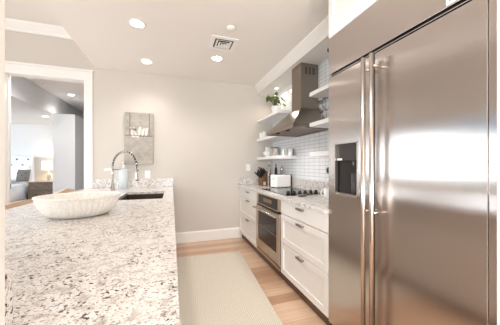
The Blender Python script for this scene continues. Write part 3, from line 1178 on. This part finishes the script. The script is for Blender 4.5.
# stemware on the middle right shelf
wp = [(0, 0), (.034, 0), (.034, .003), (.006, .008), (.0045, .09), (.012, .1), (.036, .14), (.038, .17), (.03, .21), (.0285, .21), (.0365, .17), (.034, .142), (.01, .104), (0, .1)]
GW = 'stemmed wine glasses on the middle right shelf'
for x, y, lb in ((1.55, 2.18, 'wine glass at the hood end of the middle right shelf'), (1.53, 2.07, 'wine glass between the other two on the middle right shelf'), (1.64, 1.96, 'wine glass nearest the refrigerator on the middle right shelf')):
    o = obj('wine_glass', lathe(bmesh.new(), [(r * 1.2, z * 1.15) for r, z in wp], (0, 0, 0), 24), M['glass'])
    o.location = (x, y, 1.708)
    tag(o, lb, 'wine glass', GW)
# small white creamer on the lowest right shelf
c = (1.655, 2.03, 1.387)
t = thing('creamer', 'small white creamer on the lowest right shelf by the refrigerator', 'creamer', c)
mug_parts(t, c, .03, .12, M['white'], math.radians(20))

# ------------------------------------------------------------------ ceiling fittings


def can_parts(t):
    obj('trim_ring', lathe(bmesh.new(), [(.062, -.001), (.075, -.005), (.085, -.002), (.085, 0), (.062, 0)], (0, 0, 0), 36), M['plastic'], t, True)
    obj('lens', lathe(bmesh.new(), [(0, -.001), (.062, -.001), (.062, 0), (0, 0)], (0, 0, 0), 32), M['lens'], t, True)


GC = 'round recessed ceiling lights'
cans = ((-.328, 2.555, 'round recessed ceiling light nearest the left edge of the dropped ceiling'), (-.327, 3.452, 'round recessed ceiling light in front of the bird canvas'), (.562, 3.06, 'round recessed ceiling light beside the square air vent'))
first = None
for x, y, lb in cans:
    if first is None:
        first = thing('recessed_light', lb, 'ceiling light', (x, y, ZC), 0, GC)
        can_parts(first)
    else:
        dup(first, (x, y, ZC), 0, lb, GC)
    spot('can_lamp', (x, y, ZC - .02), 22)
# two more cans of the same row behind the camera light the near end of the room
for x, y in ((.562, 1.2), (.562, -.6), (-.328, -1.2), (-.328, -2.4)):
    dup(first, (x, y, ZC), 0, 'round recessed ceiling light over the near end of the kitchen', GC)
    spot('can_lamp', (x, y, ZC - .02), 22)

# square air vent
vx, vy = .56, 2.665
t = thing('air_vent', 'square white ceiling air vent next to a recessed light', 'vent', (vx, vy, ZC))
bm = bmesh.new()
for s0, s1 in ((.15, .105),):
    for a in ((vx - s0, vx + s0, vy - s0, vy - s1), (vx - s0, vx + s0, vy + s1, vy + s0), (vx - s0, vx - s1, vy - s1, vy + s1), (vx + s1, vx + s0, vy - s1, vy + s1)):
        box(bm, *a, ZC - .008, ZC)
obj('frame', bm, M['plastic'], t)
obj('duct', nb(vx - .105, vx + .105, vy - .105, vy + .105, ZC - .001, ZC + .001), M['dark'], t)
for s0, dz in ((.088, .004), (.058, .010), (.03, .014)):
    bm = bmesh.new()
    for k in range(4):
        a = k * PI / 2
        R = Matrix.Rotation(a, 3, 'Z')
        q = [(-s0, -s0, -dz - .004), (s0, -s0, -dz - .004), (s0 - .022, -s0 + .022, -dz + .003), (-s0 + .022, -s0 + .022, -dz + .003)]
        vs = [bm.verts.new(R @ Vector(p) + Vector((vx, vy, ZC))) for p in q]
        bm.faces.new(vs)
    bmesh.ops.remove_doubles(bm, verts=bm.verts[:], dist=.0001)
    bmesh.ops.solidify(bm, geom=bm.faces[:], thickness=.002)
    obj('louvre', bm, M['plastic'], t)
o = obj('smoke_detector', lathe(bmesh.new(), [(0, -.022), (.03, -.022), (.042, -.012), (.045, 0), (0, 0)], (0, 0, 0), 28), M['plastic'])
o.location = (.571, 2.325, ZC)
tag(o, 'small round white smoke detector on the ceiling near the square vent', 'smoke detector')

# puck lights under the bulkhead
GK = 'puck lights under the bulkhead'
t = thing('puck_light', 'puck light under the bulkhead above the potted plant', 'puck light', (1.60, 3.45, 2.5), 0, GK)
obj('housing', lathe(bmesh.new(), [(0, -.012), (.03, -.014), (.034, -.01), (.034, 0), (0, 0)], (0, 0, 0), 24), M['plastic'], t, True)
obj('lens', lathe(bmesh.new(), [(0, -.0155), (.026, -.0155), (.026, -.013), (0, -.013)], (0, 0, 0), 24), M['lens'], t, True)
spot('puck_lamp', (1.60, 3.45, 2.48), 8, 2.7, .6, (1, .86, .68), .03)
t = thing('puck_light', 'black puck light under the bulkhead beside the refrigerator', 'puck light', (1.62, 2.12, 2.5), 0, GK)
obj('housing', lathe(bmesh.new(), [(0, -.03), (.026, -.03), (.032, -.02), (.034, 0), (0, 0)], (0, 0, 0), 24), M['black'], t, True)

# ------------------------------------------------------------------ bedroom furniture
t = thing('bed', 'white bed with a tall tufted headboard seen through the doorway', 'bed', (-4.75, 7.8, 0))
hb_ = obj('headboard', nb(-5.55, -3.985, 8.79, 8.895, .2, 1.53, .03, 3), M['headboard'], t)
for r in range(4):
    for k in range(6):
        x = -5.45 + .27 * k + (.135 if r % 2 else 0)
        if x > -4.04:
            continue
        obj('button', ball(bmesh.new(), (x, 8.787, 1.42 - .17 * r), .027, .012, .027, 12), M['button'], hb_)
obj('frame', nb(-5.5, -4.0, 6.85, 8.79, .12, .34, .02), M['headboard'], t)
obj('mattress', nb(-5.5, -4.0, 6.85, 8.785, .34, .60, .05, 3), M['linen'], t)
# duvet with soft folds hanging over the sides
bm = bmesh.new()
nx, ny = 40, 44
G = []
for i in range(nx + 1):
    row = []
    for j in range(ny + 1):
        u = -1 + 2 * i / nx
        v_ = j / ny
        y = 6.78 + v_ * 1.72
        ax = abs(u)
        xx = -4.75 + u / .9 * .79
        if ax > .9:
            zz = .70 - (ax - .9) / .1 * .50
            xx = -4.75 + math.copysign(.79 + .035 * (ax - .9) / .1, u) + .012 * math.sin(y * 14)
        else:
            zz = .70 + .02 * math.cos(u * 1.6)
        zz += .012 * math.sin(6 * u + 9 * v_) + .010 * math.sin(14 * v_ - 5 * u)
        if v_ < .05:
            zz = min(zz, .70) - (.05 - v_) / .05 * .4
        row.append(bm.verts.new((xx, y, zz)))
    G.append(row)
for i in range(nx):
    for j in range(ny):
        f = bm.faces.new((G[i][j], G[i + 1][j], G[i + 1][j + 1], G[i][j + 1]))
        f.smooth = True
bmesh.ops.solidify(bm, geom=bm.faces[:], thickness=.03)
obj('duvet', bm, M['linen'], t)
obj('leg', nb(-5.45, -5.38, 6.9, 6.97, 0, .12), M['night'], t)
obj('leg', nb(-4.12, -4.05, 6.9, 6.97, 0, .12), M['night'], t)
obj('leg', nb(-5.45, -5.38, 8.7, 8.77, 0, .12), M['night'], t)
obj('leg', nb(-4.12, -4.05, 8.7, 8.77, 0, .12), M['night'], t)


def pillow(name, c, sx_, sy_, sz_, m_, tilt, label, cat, group=None):
    bm = bmesh.new()
    r = bmesh.ops.create_grid(bm, x_segments=14, y_segments=14, size=1)
    top = []
    bmesh.ops.duplicate(bm, geom=bm.faces[:])
    fs = bm.faces[:]
    h = len(fs) // 2
    vs0 = {v for f in fs[:h] for v in f.verts}
    for v in bm.verts:
        x, y = v.co.x, v.co.y
        e_ = max(0, (1 - abs(x) ** 3) * (1 - abs(y) ** 3)) ** .5
        q = 1 - .06 * (1 - abs(x)) * abs(y) ** 4 - .0
        z = e_ * sz_ * (1 if v in vs0 else -1)
        v.co = Vector((x * sx_ * q, y * sy_ * q, z))
    bmesh.ops.remove_doubles(bm, verts=bm.verts[:], dist=.0005)
    bmesh.ops.recalc_face_normals(bm, faces=bm.faces[:])
    for f in bm.faces:
        f.smooth = True
    bmesh.ops.rotate(bm, verts=bm.verts[:], matrix=Matrix.Rotation(tilt, 3, 'X'))
    o = obj(name, bm, m_)
    o.location = c
    tag(o, label, cat, group)
    return o


pillow('pillow', (-5.05, 8.60, 1.01), .34, .25, .09, M['linen'], math.radians(68), 'white pillow leaning on the headboard, left of the charcoal cushion', 'pillow')
pillow('pillow', (-4.36, 8.62, 1.01), .34, .25, .09, M['linen'], math.radians(68), 'white pillow behind the charcoal cushion', 'pillow')
cu = pillow('cushion', (-4.02, 8.38, .95), .15, .18, .07, M['cushion'], math.radians(72), 'small charcoal cushion propped on the bed', 'cushion')
for dx, dz in ((-.09, -.07), (.09, -.07), (-.09, .07), (.09, .07), (0, 0)):
    b_ = obj('button', ball(bmesh.new(), (dx, -.085, dz), .018, .012, .018, 10), M['black'], cu, True)

# nightstand
nx0, nx1, ny0, ny1 = -3.86, -3.18, 8.25, 8.80
t = thing('nightstand', 'weathered brown wooden nightstand with drawers beside the bed', 'nightstand', ((nx0 + nx1) / 2, 8.52, 0))
obj('top', nb(nx0 - .02, nx1 + .02, ny0 - .02, ny1, .735, .765, .004), M['night'], t)
obj('body', nb(nx0, nx1, ny0 + .02, ny1 - .01, .09, .735), M['night'], t)
for z0, z1 in ((.53, .715), (.325, .51), (.12, .305)):
    d = obj('drawer', nb(nx0 + .04, nx1 - .04, ny0, ny0 + .02, z0, z1, .003), M['night'], t)
    for x in (nx0 + .2, nx1 - .2):
        obj('knob', ball(bmesh.new(), (x, ny0 - .01, (z0 + z1) / 2), .016, .014, .016, 12), M['dark'], d)
for x in (nx0 + .01, nx1 - .07):
    for y in (ny0 + .03, ny1 - .08):
        obj('leg', nb(x, x + .06, y, y + .05, 0, .09), M['night'], t)
# bedside lamp
c = (-3.50, 8.56, .765)
t = thing('table_lamp', 'bedside lamp with a white drum shade on the wooden nightstand', 'lamp', c)
obj('base', lathe(bmesh.new(), [(0, 0), (.07, 0), (.07, .015), (.03, .03), (.05, .10), (.055, .16), (.03, .24), (.014, .28), (.012, .36), (0, .36)], c, 28), M['lampbase'], t)
obj('shade', lathe(bmesh.new(), [(.165, .34), (.15, .60), (.147, .60), (.162, .34), (.165, .34)], c, 32), M['shade'], t)
d = bpy.data.lights.new('bedside_bulb', 'POINT')
d.energy = 14
d.color = (1, .8, .58)
d.shadow_soft_size = .05
o = bpy.data.objects.new('bedside_bulb', d)
COL.objects.link(o)
o.location = (c[0], c[1], c[2] + .46)
# bedroom ceiling fittings
dup(first, (-2.35, 6.85, 2.97), 0, 'round recessed light on the bedroom ceiling, seen through the doorway', GC)
spot('can_lamp', (-2.35, 6.85, 2.94), 30)
dup(first, (-3.1, 7.4, 2.5), 0, 'added recessed light, unseen under the bedroom soffit, brightening the bed', GC)
spot('can_lamp', (-3.1, 7.4, 2.47), 45, 2.7, .6, (.93, .97, 1))  # unseen lamp, added to brighten the bed and headboard
dup(first, (-1.9, 4.45, 2.97), 0, 'added recessed light, unseen inside the doorway, brightening the bedroom', GC)
spot('can_lamp', (-1.9, 4.45, 2.94), 110, 2.9, .3, (.95, .98, 1))  # unseen lamp, added to brighten the side of the bed and the room
o = obj('ceiling_speaker', lathe(bmesh.new(), [(0, -.012), (.07, -.012), (.085, -.004), (.085, 0), (0, 0)], (0, 0, 0), 28), M['plastic'])
o.location = (-2.52, 6.1, 2.97)
tag(o, 'round white ceiling fitting in the bedroom, left of the recessed light', 'ceiling fitting')
